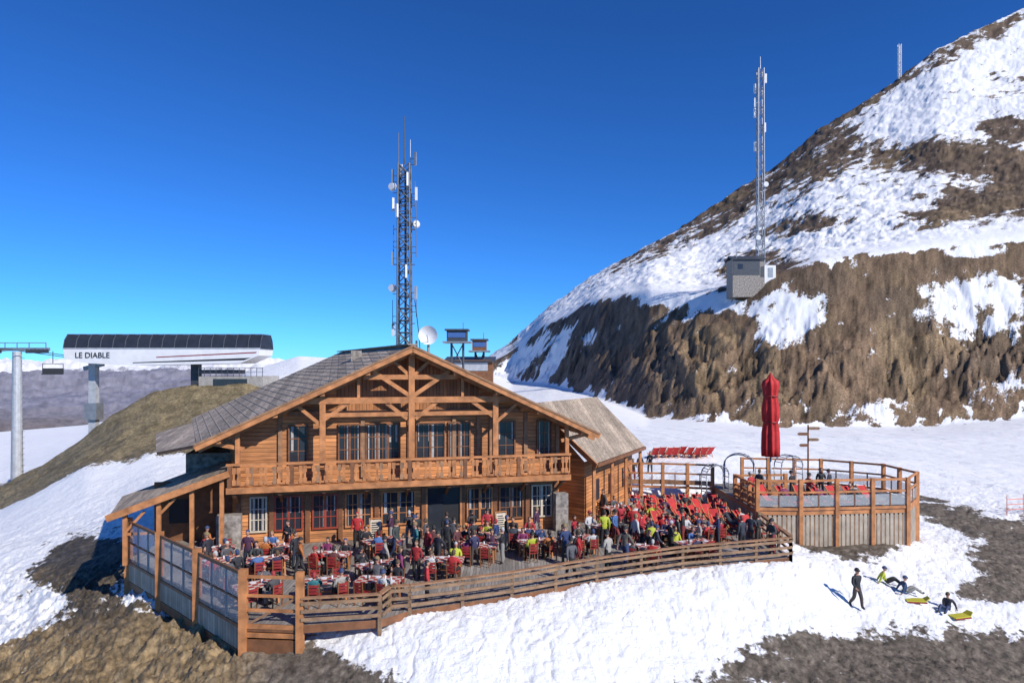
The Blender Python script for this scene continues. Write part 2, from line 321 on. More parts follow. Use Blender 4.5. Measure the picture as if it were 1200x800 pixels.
def math_(op,a,b_):
    x=N.new('ShaderNodeMath'); x.operation=op
    for i,v in enumerate((a,b_)):
        if isinstance(v,(int,float)): x.inputs[i].default_value=v
        else: L.new(v,x.inputs[i])
    return x.outputs[0]
n1=noise(.35,10,.65); n2=noise(3.5,8,.65)
s1=math_('MULTIPLY',math_('SUBTRACT',n1.outputs[0],.5),1.1); s2=math_('MULTIPLY',math_('SUBTRACT',n2.outputs[0],.5),.8)
sm=math_('ADD',math_('ADD',at.outputs['Alpha'],s1),s2)
mr=N.new('ShaderNodeMapRange'); mr.interpolation_type='SMOOTHSTEP'; mr.inputs[1].default_value=.41; mr.inputs[2].default_value=.57; L.new(sm,mr.inputs[0])
soil_shade_haze=N.new('ShaderNodeVectorMath'); soil_shade_haze.operation='SCALE'; L.new(at.outputs['Color'],soil_shade_haze.inputs[0])
sv=N.new('ShaderNodeMapRange'); sv.inputs[1].default_value=.3; sv.inputs[2].default_value=.7; sv.inputs[3].default_value=.4; sv.inputs[4].default_value=1.65; L.new(n2.outputs[0],sv.inputs[0]); L.new(sv.outputs[0],soil_shade_haze.inputs['Scale'])
sc=N.new('ShaderNodeMix'); sc.data_type='RGBA'; sc.inputs[6].default_value=(.93,.93,.93,1); sc.inputs[7].default_value=(.78,.78,.80,1)
nn=noise(1.3,8,.7); ns=noise(.5,6,.6,(.12,1.6,1)); nmix=math_('MULTIPLY',nn.outputs[0],math_('MULTIPLY',ns.outputs[0],2.0)); L.new(nmix,sc.inputs[0])
nd=noise(9,6,.75); df=N.new('ShaderNodeMapRange'); df.inputs[1].default_value=.66; df.inputs[2].default_value=.76; df.inputs[3].default_value=0; df.inputs[4].default_value=.4; L.new(nd.outputs[0],df.inputs[0])
sd_=N.new('ShaderNodeMix'); sd_.data_type='RGBA'; L.new(df.outputs[0],sd_.inputs[0]); L.new(sc.outputs[2],sd_.inputs[6]); sd_.inputs[7].default_value=(.40,.36,.32,1)
mx=N.new('ShaderNodeMix'); mx.data_type='RGBA'; L.new(mr.outputs[0],mx.inputs[0]); L.new(soil_shade_haze.outputs[0],mx.inputs[6]); L.new(sd_.outputs[2],mx.inputs[7])
L.new(mx.outputs[2],b.inputs['Base Color']); b.inputs['Roughness'].default_value=.75; b.inputs['Specular IOR Level'].default_value=.2
n3=noise(6,8,.7); bp=N.new('ShaderNodeBump'); bp.inputs['Strength'].default_value=.65; bp.inputs['Distance'].default_value=.14; L.new(n3.outputs[0],bp.inputs['Height'])
bp2=N.new('ShaderNodeBump'); bp2.inputs['Strength'].default_value=.4; bp2.inputs['Distance'].default_value=.9; L.new(n1.outputs[0],bp2.inputs['Height']); L.new(bp.outputs[0],bp2.inputs['Normal']); L.new(bp2.outputs[0],b.inputs['Normal'])
me.materials.append(m)
def gz(x,y):
    a=x/y; j=np.interp(a,aa,np.arange(nA)); i=np.interp(math.log(y),lY,np.arange(nY)); return float(Z[int(round(i)),int(round(j))])
# ---------------------------------------------------------------- chalet
TH=math.radians(14); ch=empty('wooden_chalet',(-13.4,32,0),TH)
def L2W(x,y,z=0): return Vector((-13.4+x*math.cos(TH)-y*math.sin(TH),32+x*math.sin(TH)+y*math.cos(TH),z))
SH=-.212; CX=8.67; RZ=9.87; SL=.464
def rz(x): return RZ-SL*abs(x-CX)
WY=1.4
b=MB(); D=15.5; gx0,gx1=.25,16.8
b.add([(gx0,WY,0),(gx1,WY,0),(gx1,WY,rz(gx1)-.3),(CX,WY,RZ-.3),(gx0,WY,rz(gx0)-.3)],[(0,1,2,3,4)],'log_wall')
sh=SH*D
b.add([(gx0,WY,0),(gx0+sh,D,0),(gx0+sh,D,rz(gx0)-.3),(gx0,WY,rz(gx0)-.3)],[(0,1,2,3)],'log_wall')
b.add([(gx1,WY,0),(gx1+sh,D,0),(gx1+sh,D,rz(gx1)-.3),(gx1,WY,rz(gx1)-.3)],[(0,1,2,3)],'log_wall')
b.add([(gx0+sh,D,0),(gx1+sh,D,0),(gx1+sh,D,rz(gx1)-.3),(CX+sh,D,RZ-.3),(gx0+sh,D,rz(gx0)-.3)],[(0,1,2,3,4)],'log_wall')
b.bx(-2.6,.2,4.2,13,-1.5,4.3,'stone')
b.obj('walls',ch)
b=MB(); F0=-.35; B0=16.6
b.slab([(CX,F0,RZ),(CX+SH*B0,B0,RZ),(-1.22+SH*B0,B0,rz(-1.22)),(-1.22,F0,rz(-1.22))],.16,'roof','wood_dark')
b.slab([(CX,F0,RZ),(CX+SH*B0,B0,RZ),(18.4+SH*B0,B0,rz(18.4)),(18.4,F0,rz(18.4))],.16,'roof','wood_dark')
b.slab([(-1.2+SH*3,3,rz(-1.2)-.01),(-1.2+SH*13,13,rz(-1.2)-.01),(-3.4+SH*13,13,4.6),(-3.4+SH*1,2.6,4.6)],.16,'roof','wood_dark')
b.slab([(-1.25,F0,rz(-1.25)-.02),(-1.2+SH*3,3,rz(-1.2)-.02),(-3.4+SH,2.6,4.6)],.14,'roof','wood_dark')
for k in range(1,24):
    x=CX-k*.42; b.beam((x,F0+.02,rz(x)+.004),(x+SH*B0,B0-.05,rz(x)+.004),.05,.022,'roof_batten')
b.obj('roof',ch)
b=MB()
for (xa,xb) in((-1.3,CX),(18.5,CX)):
    b.beam((xa,F0-.04,rz(xa)-.17),(xb,F0-.04,RZ-.17),.06,.3,'wood'); b.beam((xa,F0-.08,rz(xa)-.03),(xb,F0-.08,RZ-.03),.05,.1,'wood_grey')
    b.beam((xa,.45,rz(xa)-.34),(xb,.45,RZ-.34),.2,.28,'wood')
for px_ in (-.3,2.2,4.35,6.5,CX,10.84,13.,15.2,17.6): b.beam((px_,F0+.05,rz(px_)-.33),(px_,WY+.2,rz(px_)-.33),.22,.26,'wood')
ty=.35
for x in (4.35,13.0): b.bx(x-.14,x+.14,ty-.13,ty+.13,3.1,rz(x)-.4,'wood')
b.bx(CX-.15,CX+.15,ty-.15,ty+.15,3.1,RZ-.4,'wood')
b.beam((3.3,ty-.03,7.15),(14.0,ty-.03,7.15),.22,.3,'wood'); b.beam((4.35,ty,6.45),(13.,ty,6.45),.18,.2,'wood')
b.beam((6.3,ty-.02,8.3),(11.0,ty-.02,8.3),.2,.24,'wood')
for s in(-1,1):
    b.beam((CX,ty-.05,7.3),(CX+s*1.9,ty-.05,rz(CX+1.9)-.4),.16,.2,'wood'); b.beam((CX+s*.15,ty,8.42),(CX+s*.9,ty,9.1),.14,.16,'wood')
    b.beam((CX+s*4.3,ty,6.2),(CX+s*3.0,ty,7.1),.16,.18,'wood'); b.beam((CX+s*.2,ty,6.2),(CX+s*1.3,ty,7.05),.16,.18,'wood')
    b.beam((CX+s*2.6,ty,7.2),(CX+s*2.6,ty,rz(CX+2.6)-.4),.14,.16,'wood')
    b.beam((CX+s*7.9,.3,4.9),(CX+s*9.3,.3,rz(CX+9.3)-.35),.16,.18,'wood')
    b.beam((CX+s*8.2,.25,3.1),(CX+s*8.2,.25,rz(CX+8.2)-.3),.2,.2,'wood')
    b.beam((CX+s*4.32,ty,5.9),(CX+s*5.5,ty,rz(CX+5.5)-.4),.14,.16,'wood')
for x in (.35,2.3,4.35,6.3,8.67,11.0,12.3,13.0,14.9,16.7): b.bx(x-.1,x+.1,WY-.12,WY-.01,3.1,min(6.34,rz(x)-.5),'wood_grey')
for x in (.35,1.9,3.6,5.2,7.0,9.4,11.45,13.2,15.0,16.6): b.bx(x-.11,x+.11,WY-.14,WY-.01,0,2.85,'wood_dark')
b.bx(2.7,14.6,WY-.16,WY-.02,6.35,6.6,'wood_grey')
b.obj('timber_frame',ch)
b=MB(); b.add([(5.0,WY-.03,6.6),(12.34,WY-.03,6.6),(12.34,WY-.03,rz(12.34)-.36),(CX,WY-.03,RZ-.36),(5.0,WY-.03,rz(5.0)-.36)],[(0,1,2,3,4)],'log_wall_vertical'); b.obj('gable_boarding',ch)
b=MB(); rw=random.Random(5)
def window(b,x0,x1,z0,z1,panes=2,y=WY,frame='wood_dark',cur=True,rows=2):
    b.bx(x0,x1,y-.05,y-.02,z0,z1,'glass_dark'); t=.08
    for (p,q_,r,s_) in((x0-t,x1+t,z1,z1+t),(x0-t,x1+t,z0-t,z0),(x0-t,x0,z0,z1),(x1,x1+t,z0,z1)): b.bx(p,q_,y-.12,y-.01,r,s_,frame)
    w_=(x1-x0)/panes
    for i in range(1,panes): b.bx(x0+i*w_-.06,x0+i*w_+.06,y-.11,y-.05,z0,z1,frame)
    for i in range(panes):
        xm=x0+(i+.5)*w_; b.bx(xm-.02,xm+.02,y-.08,y-.05,z0,z1,frame)
    for k in range(1,rows+1): b.bx(x0,x1,y-.078,y-.049,z0+(z1-z0)*k/(rows+1)-.02,z0+(z1-z0)*k/(rows+1)+.02,frame)
    if cur:
        for i in range(panes):
            xa=x0+i*w_+.06; xb=xa+w_-.12; cw=w_*rw.uniform(.05,.2); zc=z0+(z1-z0)*rw.choice((0,0,.3,.5))
            if rw.random()<.8: b.bx(xa,xa+cw,y-.065,y-.052,zc+.02,z1-.02,'curtain')
            if rw.random()<.8: b.bx(xb-cw,xb,y-.064,y-.053,zc+.02,z1-.02,'curtain')
for x0,x1,p in((2.75,3.55,1),(5.15,6.15,2),(6.5,8.1,3),(9.05,10.45,2),(10.75,11.8,2),(13.35,14.25,1),(15.6,16.3,1)): window(b,x0,x1,4.0,5.85,p)
for x0,x1,p,f in((.95,1.6,1,'cream'),(2.1,3.3,2,'frame_red'),(3.9,5.0,2,'frame_red'),(5.5,6.7,2,'wood'),(7.3,8.9,2,'wood'),(11.75,13.0,2,'wood'),(13.5,14.7,2,'wood_dark'),(15.3,16.3,2,'cream')): window(b,x0,x1,.75,2.35,p,frame=f)
b.bx(9.6,11.3,WY-.06,WY-.01,0,2.5,'black'); b.bx(9.5,9.6,WY-.15,WY,0,2.6,'wood'); b.bx(11.3,11.4,WY-.15,WY,0,2.6,'wood'); b.bx(9.5,11.4,WY-.15,WY,2.5,2.62,'wood'); b.bx(9.62,10.4,WY-.12,WY-.07,0,2.45,'glass_dark')
b.bx(-.55,.55,WY-.75,WY-.17,0,1.7,'stone'); b.bx(16.4,17.1,WY-.75,WY-.17,0,2.0,'stone')
b.obj('windows_and_door',ch)
b=MB(); bx0,bx1=0.05,16.95
b.bx(bx0,bx1,0,WY-.02,2.93,3.1,'wood'); b.bx(bx0-.05,bx1+.05,-.1,-.002,2.85,3.14,'wood')
for i in range(9): x=bx0+.3+i*(bx1-bx0-.6)/8; b.bx(x-.09,x+.09,.05,WY-.03,2.7,2.928,'wood_dark'); b.beam((x,WY-.16,2.2),(x,.3,2.75),.12,.14,'wood_dark')
b.bx(bx0-.05,bx1+.05,-.12,.06,4.16,4.26,'wood'); b.bx(bx0,bx1,-.05,.0,3.22,3.32,'wood'); b.bx(bx0,bx1,-.05,.0,3.95,4.03,'wood')
k=int((bx1-bx0)/.2)
for i in range(k):
    x=bx0+.1+i*.2; z0,z1=3.16,4.13
    if i%14==0: b.bx(x-.09,x+.09,-.11,.03,3.14,4.17,'wood_dark'); continue
    if i%3==0: continue
    mt='wood' if (i*7)%5 else 'wood_grey'
    b.bx(x-.085,x+.085,-.09,-.055,z0+.08,3.5,mt); b.bx(x-.04,x+.04,-.09,-.055,3.5,3.78,mt); b.bx(x-.085,x+.085,-.09,-.055,3.78,z1-.05,mt)
for x in (bx0,bx1): b.bx(x-.03,x+.03,0,WY,3.2,4.1,'wood')
b.obj('balcony',ch)
b=MB(); b.beam((CX,F0,RZ+.05),(CX+SH*B0,B0,RZ+.05),.5,.06,'roof_batten')
b.bx(CX-2.9,CX-2.3,6,6.6,8.2,9.75,'stone'); b.obj('ridge_cap',ch)
b=MB(); y0,y1=-.15,5
b.slab([(.1,y0,3.9),(.1-.9,y1,3.9),(-4.9-.9,y1,2.1),(-4.9,y0,2.1)],.12,'roof','wood')
b.beam((.15,y0-.05,3.83),(-5.0,y0-.05,2.0),.08,.3,'wood')
for x in (-4.3,-2.9,-1.5,-.2): zt=3.75+(x-.1)*.36; b.bx(x-.09,x+.09,.0,.18,-.2,zt,'wood')
b.beam((-4.4,.1,1.2),(-2.9,.1,1.2),.08,.12,'wood'); b.beam((-4.3,.1,1.3),(-3.5,.1,2.2),.1,.12,'wood'); b.beam((-2.9,.1,2.0),(-2.2,.1,2.75),.1,.12,'wood')
b.bx(-3.9,.2,3.4,3.55,0,3.0,'wood_dark'); b.bx(-3.2,-2.3,3.35,3.39,.9,2.1,'glass_dark')
b.obj('lean_to_porch',ch)
b=MB(); zr,ze=6.6,3.45
A_=(1.3,42,zr);B_=(6.25,50.5,zr);C_=(9.0,46.3,ze);D_=(4.7,38,ze)
inv=Matrix.Translation((-13.4,32,0))@Matrix.Rotation(TH,4,'Z'); inv=inv.inverted(); I=lambda p: tuple(inv@Vector(p))
b.slab([I(A_),I(B_),I(C_),I(D_)],.16,'roof','wood_dark')
b.beam(I((1.3,41.9,zr-.15)),I((4.7,37.9,ze-.15)),.08,.3,'wood'); b.beam(I((4.75,37.95,ze-.12)),I((9.05,46.25,ze-.12)),.08,.2,'wood_dark')
w0=(4.1,38.6);w1=(8.2,46.6)
for p,q_ in((w0,w1),(w0,(1.5,41))):
    b.add([I((p[0],p[1],-.2)),I((q_[0],q_[1],-.2)),I((q_[0],q_[1],ze+ (0 if q_ is w1 else 3))),I((p[0],p[1],ze))],[(0,1,2,3)],'log_wall')
for t in (.2,.5,.8):
    x=w0[0]+(w1[0]-w0[0])*t; y=w0[1]+(w1[1]-w0[1])*t; b.box(I((x+.04,y-.02,1.6)),(.9,.08,1.2),'glass_dark',math.atan2(8,4.1)-TH)
for t in (0,.35,.65,1):
    x=w0[0]+(w1[0]-w0[0])*t+.5; y=w0[1]+(w1[1]-w0[1])*t-.25; b.beam(I((x,y,0)),I((x,y,ze-.1)),.16,.16,'wood')
b.obj('side_annex',ch)
# ---------------------------------------------------------------- terrace floor
b=MB(); b.prism(TER,-.28,0,'deck','wood_dark'); b.obj('terrace_floor')
def along(pts,step):
    out=[]
    for (p,q_) in zip(pts[:-1],pts[1:]):
        p=Vector(p);q_=Vector(q_);k=max(1,round((q_-p).length/step))
        for i in range(k): out.append(p+(q_-p)*i/k)
    out.append(Vector(pts[-1])); return out
b=MB(); L1=[(-17.7,31.5,0),(-9.25,23.5,0)]
ps=along(L1,3.9)
for p in ps: b.beam((p.x,p.y,-1.9),(p.x,p.y,1.85),.26,.26,'wood')
for p,q_ in zip(ps[:-1],ps[1:]):
    d=(q_-p).normalized()*.13; a1=p+d; a2=q_-d
    for z,h in((1.68,.12),(.75,.06),(-.18,.12)): b.beam((a1.x,a1.y,z),(a2.x,a2.y,z),.08,h,'wood_dark')
    b.beam((a1.x,a1.y,.29),(a2.x,a2.y,.29),.02,.84,'clear_panel'); b.beam((a1.x,a1.y,1.2),(a2.x,a2.y,1.2),.02,.8,'clear_panel')
    for f in(.33,.67):
        md_=a1.lerp(a2,f); b.beam((md_.x,md_.y,-.1),(md_.x,md_.y,1.62),.07,.07,'metal')
    b.beam((a1.x,a1.y,-.62),(a2.x,a2.y,-.62),.06,.75,'cladding'); b.beam((a1.x,a1.y,-1.2),(a2.x,a2.y,-1.2),.07,.36,'wood_dark')
b.obj('glass_windbreak_fence')
b=MB(); ps=[Vector(p) for p in((-9.25,23.5,0),(-7.25,23.35,0))]
for p in ps[1:]: b.beam((p.x,p.y,-1.3),(p.x,p.y,1.8),.24,.24,'wood')
for z,h in((1.6,.1),(.95,.09),(.45,.1),(-.1,.16),(-.4,.16)): b.beam(ps[0]+Vector((.13,0,z)),ps[1]+Vector((-.13,0,z)),.07,h,'wood')
b.beam(ps[0]+Vector((.13,0,-.8)),ps[1]+Vector((-.13,0,-.8)),.06,.5,'wood_dark'); b.beam(ps[0]+Vector((.13,0,-.05)),ps[1]+Vector((-.13,0,.9)),.05,.08,'wood_grey')
b.obj('wooden_gate')
def rail(name,pts,h,step=2.0,z0=0,low=-.7,rails=3,mat='wood_weathered',pw=.12):
    b=MB(); ps=along([(*p,0) for p in pts],step)
    for p in ps: b.beam((p.x,p.y,z0+low),(p.x,p.y,z0+h-.02),pw,pw,mat)
    for p,q_ in zip(ps[:-1],ps[1:]):
        d=(q_-p).normalized(); nrm=Vector((d.y,-d.x,0))*(pw/2+.03)
        b.beam(p+Vector((0,0,z0+h)),q_+Vector((0,0,z0+h)),.2,.05,'wood_grey')
        for i in range(rails):
            z=z0+h-.16-i*(h-.1)/rails; b.beam(p+nrm+Vector((0,0,z+random.uniform(-.015,.015))),q_+nrm+Vector((0,0,z+random.uniform(-.015,.015))),.045,.11,mat)
    return b.obj(name)
rail('wooden_railing',[(-7.2,23.3),(-4.6,23.75),(-4.4,24.6),(-3.7,24.7),(0,26.3),(3.5,28.2),(7.5,30),(12.9,31.6)],.92)
rail('wooden_railing',[(12.9,31.6),(13.3,36.9)],1.0)
# ---------------------------------------------------------------- raised deck at right
DK=[(13.3,37),(15.6,36.9),(21.8,37.6),(23.6,39.8),(23.4,43),(20.5,45.3),(15.5,46),(13.2,45.6)]
b=MB(); b.prism([(x,y) for x,y in DK],.8,1.0,'deck','wood')
k=len(DK)
for i in range(k):
    p=Vector((*DK[i],0));q_=Vector((*DK[(i+1)%k],0)); c0=Vector((18.5,41.3,0)); p=p+(c0-p)*.01; q_=q_+(c0-q_)*.01
    d=(q_-p); Lg=d.length; nseg=int(Lg/.25)
    for j in range(nseg):
        s=p+d*((j+.5)/nseg); b.box((s.x,s.y,-.35),(.17,.05,2.28),'cladding_strip',math.atan2(d.y,d.x))
    b.beam(p+Vector((0,0,.2)),q_+Vector((0,0,.2)),.03,1.0,'wood_weathered'); b.beam(p+Vector((0,0,-.75)),q_+Vector((0,0,-.75)),.03,.9,'wood_weathered')
b.obj('raised_deck')
def tallfence(name,pts,z0,h,step=1.9,glass=True):
    b=MB(); ps=along([(*p,0) for p in pts],step)
    for p in ps: b.beam((p.x,p.y,-1.3 if z0>.9 else z0-.5),(p.x,p.y,z0+h+.08),.2,.2,'wood')
    for p,q_ in zip(ps[:-1],ps[1:]):
        for z,hh in((h,.12),(h*.62,.1),(.12,.14)): b.beam(p+Vector((0,0,z0+z)),q_+Vector((0,0,z0+z)),.08,hh,'wood')
        if glass: b.beam(p+Vector((0,0,z0+h*.34)),q_+Vector((0,0,z0+h*.34)),.02,h*.36,'clear_panel')
        else: b.beam(p+Vector((0,0,z0+.45)),q_+Vector((0,0,z0+.45)),.06,.3,'wood_grey')
        mp_=(p+q_)/2; b.beam(mp_+Vector((0,0,z0+.1)),mp_+Vector((0,0,z0+h*.6)),.06,.06,'wood_dark')
    return b.obj(name)
tallfence('deck_fence',[DK[0],DK[1],DK[2],DK[3],DK[4],DK[5],DK[6]],1.0,1.65)
tallfence('deck_fence',[(7.2,45.5),(10.0,45.3),(13.1,44.6)],.75,1.65,1.5,False)
tallfence('deck_fence',[(13.4,37.3),(13.4,41),(16.5,41.2)],1.0,1.3,1.2,False)
# ---------------------------------------------------------------- parasol
b=MB(); n=32; prof=[(3.3,.30),(3.32,.46),(3.8,.47),(4.8,.44),(5.4,.36),(5.55,.42),(6.2,.45),(6.9,.36),(7.4,.40),(7.7,.46),(7.95,.4),(8.1,.2),(8.3,.1),(8.45,.03)]
vs=[];fs=[]
for j,(z,r) in enumerate(prof):
    for i in range(n):
        t=2*math.pi*i/n; rr=r*(1+.22*math.cos(8*t+z*.3)); vs.append((rr*math.cos(t),rr*math.sin(t),z))
for j in range(len(prof)-1):
    for i in range(n): fs.append((j*n+i,j*n+(i+1)%n,(j+1)*n+(i+1)%n,(j+1)*n+i))
b.add(vs,fs,'red_fabric'); b.cyl((0,0,1),(0,0,3.6),.06,.06,'metal_light',10); b.box((0,0,1.12),(1.1,1.1,.22),'concrete')
for z in(5.42,7.02): b.cyl((0,0,z-.04),(0,0,z+.04),.44,.44,'red_paint',20)
b.obj('closed_parasol',loc=(wx(903,42),42,0),smooth=True)
for px_,Y,r,ro in((838,43,.75,.2),(866,43.5,.9,-.4),(924,43.5,.8,.3)):
    b=MB()
    for sy in(-.35,.35):
        pr=None
        for j in range(11):
            f=math.pi*j/10; p=Vector((math.cos(f)*r,sy,1.6+math.sin(f)*r*.75))
            if pr is not None: b.cyl(pr,p,.035,.035,'metal',6)
            pr=p
        for sx in(-r,r): b.cyl((sx,sy,0),(sx,sy,1.6),.035,.035,'metal',6)
    for j in range(1,10):
        f=math.pi*j/10; b.cyl((math.cos(f)*r,-.35,1.6+math.sin(f)*r*.75),(math.cos(f)*r,.35,1.6+math.sin(f)*r*.75),.025,.025,'metal',6)
    for z in(.5,1.0,1.4):
        for sx in(-r,r): b.cyl((sx,-.35,z),(sx,.35,z),.025,.025,'metal',6)
    b.obj('climbing_frame',loc=(wx(px_,Y),Y,1.0 if px_>850 else .5),rz=ro,smooth=True)
b=MB(); b.cyl((0,0,0),(0,0,4.2),.06,.05,'wood_dark',8)
for z,s,mt in((4.0,.6,'wood_weathered'),(3.65,-.6,'wood_dark'),(3.3,.55,'wood_weathered'),(2.95,-.5,'wood_dark')):
    b.add([(0,-.07,z-.09),(s,-.07,z-.09),(s*1.2,-.07,z),(s,-.07,z+.09),(0,-.07,z+.09),(0,-.11,z-.09),(s,-.11,z-.09),(s*1.2,-.11,z),(s,-.11,z+.09),(0,-.11,z+.09)],[(0,1,2,3,4),(9,8,7,6,5),(0,5,6,1),(1,6,7,2),(2,7,8,3),(3,8,9,4),(4,9,5,0)],mt)
b.obj('wooden_signpost',loc=(wx(947,42.5),42.5,1))
def board_(loc,rz_,c='cream'):
    b=MB()
    for s in(-1,1):
        b.beam((s*.3,.22,0),(s*.3,0,1.25),.05,.05,'wood'); b.beam((s*.3,-.22,0),(s*.3,0,1.25),.05,.05,'wood')
    b.slab([(-.26,-.2,.35),(.26,-.2,.35),(.26,-.03,1.2),(-.26,-.03,1.2)],.03,c); b.beam((-.32,0,1.27),(.32,0,1.27),.06,.05,'wood')
    for k in range(7): b.slab([(-.2,-.222+k*.021,.42+k*.105),(.1+.03*(k%3),-.222+k*.021,.42+k*.105),(.1+.03*(k%3),-.213+k*.021,.46+k*.105),(-.2,-.213+k*.021,.46+k*.105)],.01,'black')
    b.obj('menu_board',loc=loc,rz=rz_)
for x in (6.9,13.3): board_(L2W(x,.4),TH+random.uniform(-.2,.2))
# ---------------------------------------------------------------- lattice masts
def lattice(b,h,w,step,leg,br,mat,w2=None,z0=0):
    w2=w2 or w; n=int(h/step)
    def cr(k,i):
        ww=w+(w2-w)*k/n; t=math.pi/4+i*math.pi/2; return Vector((ww*.707*math.cos(t),ww*.707*math.sin(t),z0+h*k/n))
    for k in range(n):
        for i in range(4):
            b.cyl(cr(k,i),cr(k+1,i),leg,leg,mat,5); b.cyl(cr(k,i),cr(k+1,(i+1)%4),br,br,mat,4); b.cyl(cr(k,i),cr(k,(i+1)%4),br,br,mat,4)
            if (k%2)==0: b.cyl(cr(k,(i+1)%4),cr(k+1,i),br,br,mat,4)
b=MB(); lattice(b,25.5,1.2,1.0,.075,.045,'metal_mast',.95); b.cyl((0,0,25.5),(0,0,29.6),.07,.03,'metal_mast',6); b.cyl((.5,0,25),(.5,0,27.6),.04,.03,'metal_light',5); b.cyl((-.5,0,25),(-.5,0,28.2),.04,.03,'metal_mast',5)
b.cyl((0.1,0,0),(0.1,0,25),.12,.1,'metal_dark',6)
rm=random.Random(4)
for z,t,kind in((23,0,'p'),(24.5,3.2,'p'),(25.2,2,'p'),(22,3.6,'p'),(20.5,.4,'d'),(17.5,3.3,'p'),(18.5,0,'w'),(15,3.1,'d'),(13.5,.2,'w'),(22.8,.6,'w'),(25.9,-.3,'p'),(11.5,3,'p'),(16.3,5,'p'),(21.4,4.2,'p'),(24,5.1,'p'),(19,2.9,'w'),(23.6,3.1,'d'),(21,.1,'w'),(12.6,3.2,'w'),(10,0.1,'p'),(14.6,-.2,'p')):
    c=Vector((math.cos(t)*1.0,math.sin(t)*1.0,z)); b.cyl((c.x*.5,c.y*.5,z),c,.03,.03,'metal_mast',5); b.cyl((c.x*.5,c.y*.5,z-.5),c-Vector((0,0,.5)),.03,.03,'metal_mast',5)
    if kind=='p': b.box(c,(.2,.16,1.1),rm.choice(('white_paint','metal','metal_light')),t)
    elif kind=='d': b.cyl(c,c+Vector((math.cos(t)*.1,-.25,0)),.36,.28,'white_paint',16)
    else: b.cyl(c-Vector((0,0,.9)),c+Vector((0,0,1.4)),.035,.025,'metal_mast',5)
for z in(12,17,20,22): b.cyl((-.9,0,z),(.9,0,z),.04,.04,'metal_mast',5)
pr=None
for j in range(15):
    f=j/14; p=Vector((.9+math.sin(f*math.pi)*.5,-.2,2+f*12))
    if pr is not None: b.cyl(pr,p,.04,.04,'black',5)
    pr=p
b.obj('communications_mast',loc=(wx(474,58),58,.5))
Yh=141; zh=gz(wx(889,Yh),Yh); b=MB(); hh=zof(Yh,78)-zh; lattice(b,hh,1.35,1.9,.10,.055,'metal',1.1); b.cyl((0,0,hh),(0,0,hh+2.5),.08,.05,'metal',5)
for z,t in((hh-2,0),(hh-4,3),(hh-7,3.2),(hh-12,.3),(hh-9,2.9),(hh-16,3.1)): b.box((math.cos(t)*1.1,math.sin(t)*1.1,z),(.4,.3,1.9),'white_paint'); b.cyl((0,0,z),(math.cos(t)*1.1,math.sin(t)*1.1,z),.05,.05,'metal',5)
for z,t in((hh*.45,0.2),(hh*.2,3)): b.cyl((math.cos(t)*.8,-.9,z),(math.cos(t)*.8,-1.2,z),.6,.5,'white_paint',14)
b.obj('communications_mast',loc=(wx(891,Yh),Yh,zh-.5))
b=MB(); lattice(b,16,1.1,2,.14,.08,'white_paint'); Yh3=308; b.obj('communications_mast',loc=(wx(1054,Yh3),Yh3,gz(wx(1054,Yh3),Yh3)-1))
b=MB(); b.bx(-4.0,2.4,-2,2,-4,3.6,'stone'); b.slab([(-4.3,-2.4,3.6),(2.7,-2.4,3.6),(2.7,0,4.5),(-4.3,0,4.5)],.15,'metal_dark'); b.slab([(-4.3,2.4,3.6),(2.7,2.4,3.6),(2.7,0,4.5),(-4.3,0,4.5)],.15,'metal_dark')
b.add([(2.4,-2,3.6),(2.4,2,3.6),(2.4,0,4.3)],[(0,1,2)],'white_paint'); b.bx(-3.9,1.4,-2.06,-2.0,.4,3.4,'metal_dark'); b.bx(1.6,2.3,-2.05,-2.0,0,2.1,'metal_dark'); b.bx(-3,-2,-2.1,-2.06,1.6,2.6,'glass_dark')  # dark front panel paints the shaded face of the hut
b.bx(2.42,4.8,-1.6,1.6,-4,2.4,'white_paint'); b.bx(3.2,4.2,-1.65,-1.6,0,1.9,'metal'); b.cyl((-3,-1.2,4),(-3,-1.2,5.8),.08,.06,'metal',6)
b.obj('equipment_hut',loc=(wx(878,139),139,zof(139,326)))
b=MB(); b.cyl((0,0,0),(0,0,9.5),.1,.1,'metal',8); vs=[];fs=[]
for j in range(6):
    r=.78*j/5
    for i in range(20): t=2*math.pi*i/20; vs.append((r*math.cos(t),-.35-r*r*.45+.3,10+r*math.sin(t)))
for j in range(5):
    for i in range(20): fs.append((j*20+i,j*20+(i+1)%20,(j+1)*20+(i+1)%20,(j+1)*20+i))
b.add(vs,fs,'white_paint'); b.cyl((0,-.1,9.4),(0,-1.0,10),.03,.03,'metal',5); b.obj('satellite_dish',loc=(wx(502,56),56,1.4),smooth=True)
def cabin(px_,Y,z1,w_,h_,name,mat='metal_dark'):
    b=MB(); z=z1-h_; b.bx(-w_/2,w_/2,-1,1,z,z1,mat); b.bx(-w_/2+.12,w_/2-.12,-1.03,-1.0,z+h_*.35,z+h_*.8,'sign_blue'); b.bx(-w_/2-.2,w_/2+.2,-1.2,1.2,z1,z1+.15,'metal_dark')
    b.bx(-w_/2-.4,w_/2+.4,-1.3,1.3,z-.15,z,'metal')
    for s in(-1,1): b.cyl((s*w_*.3,0,0),(s*w_*.3,0,z-.1),.12,.12,'metal_dark',8); b.cyl((s*w_*.3,0,z-2.5),(s*-w_*.3,0,z-.2),.06,.06,'metal_dark',6)
    b.cyl((w_*.3,0,z1),(w_*.3,0,z1+.9),.05,.04,'metal',6)
    b.obj(name,loc=(wx(px_,Y),Y,0))
cabin(536,70,12.5,2.0,1.1,'control_cabin'); cabin(562,75,11.7,1.5,1.1,'control_cabin','wood_dark')
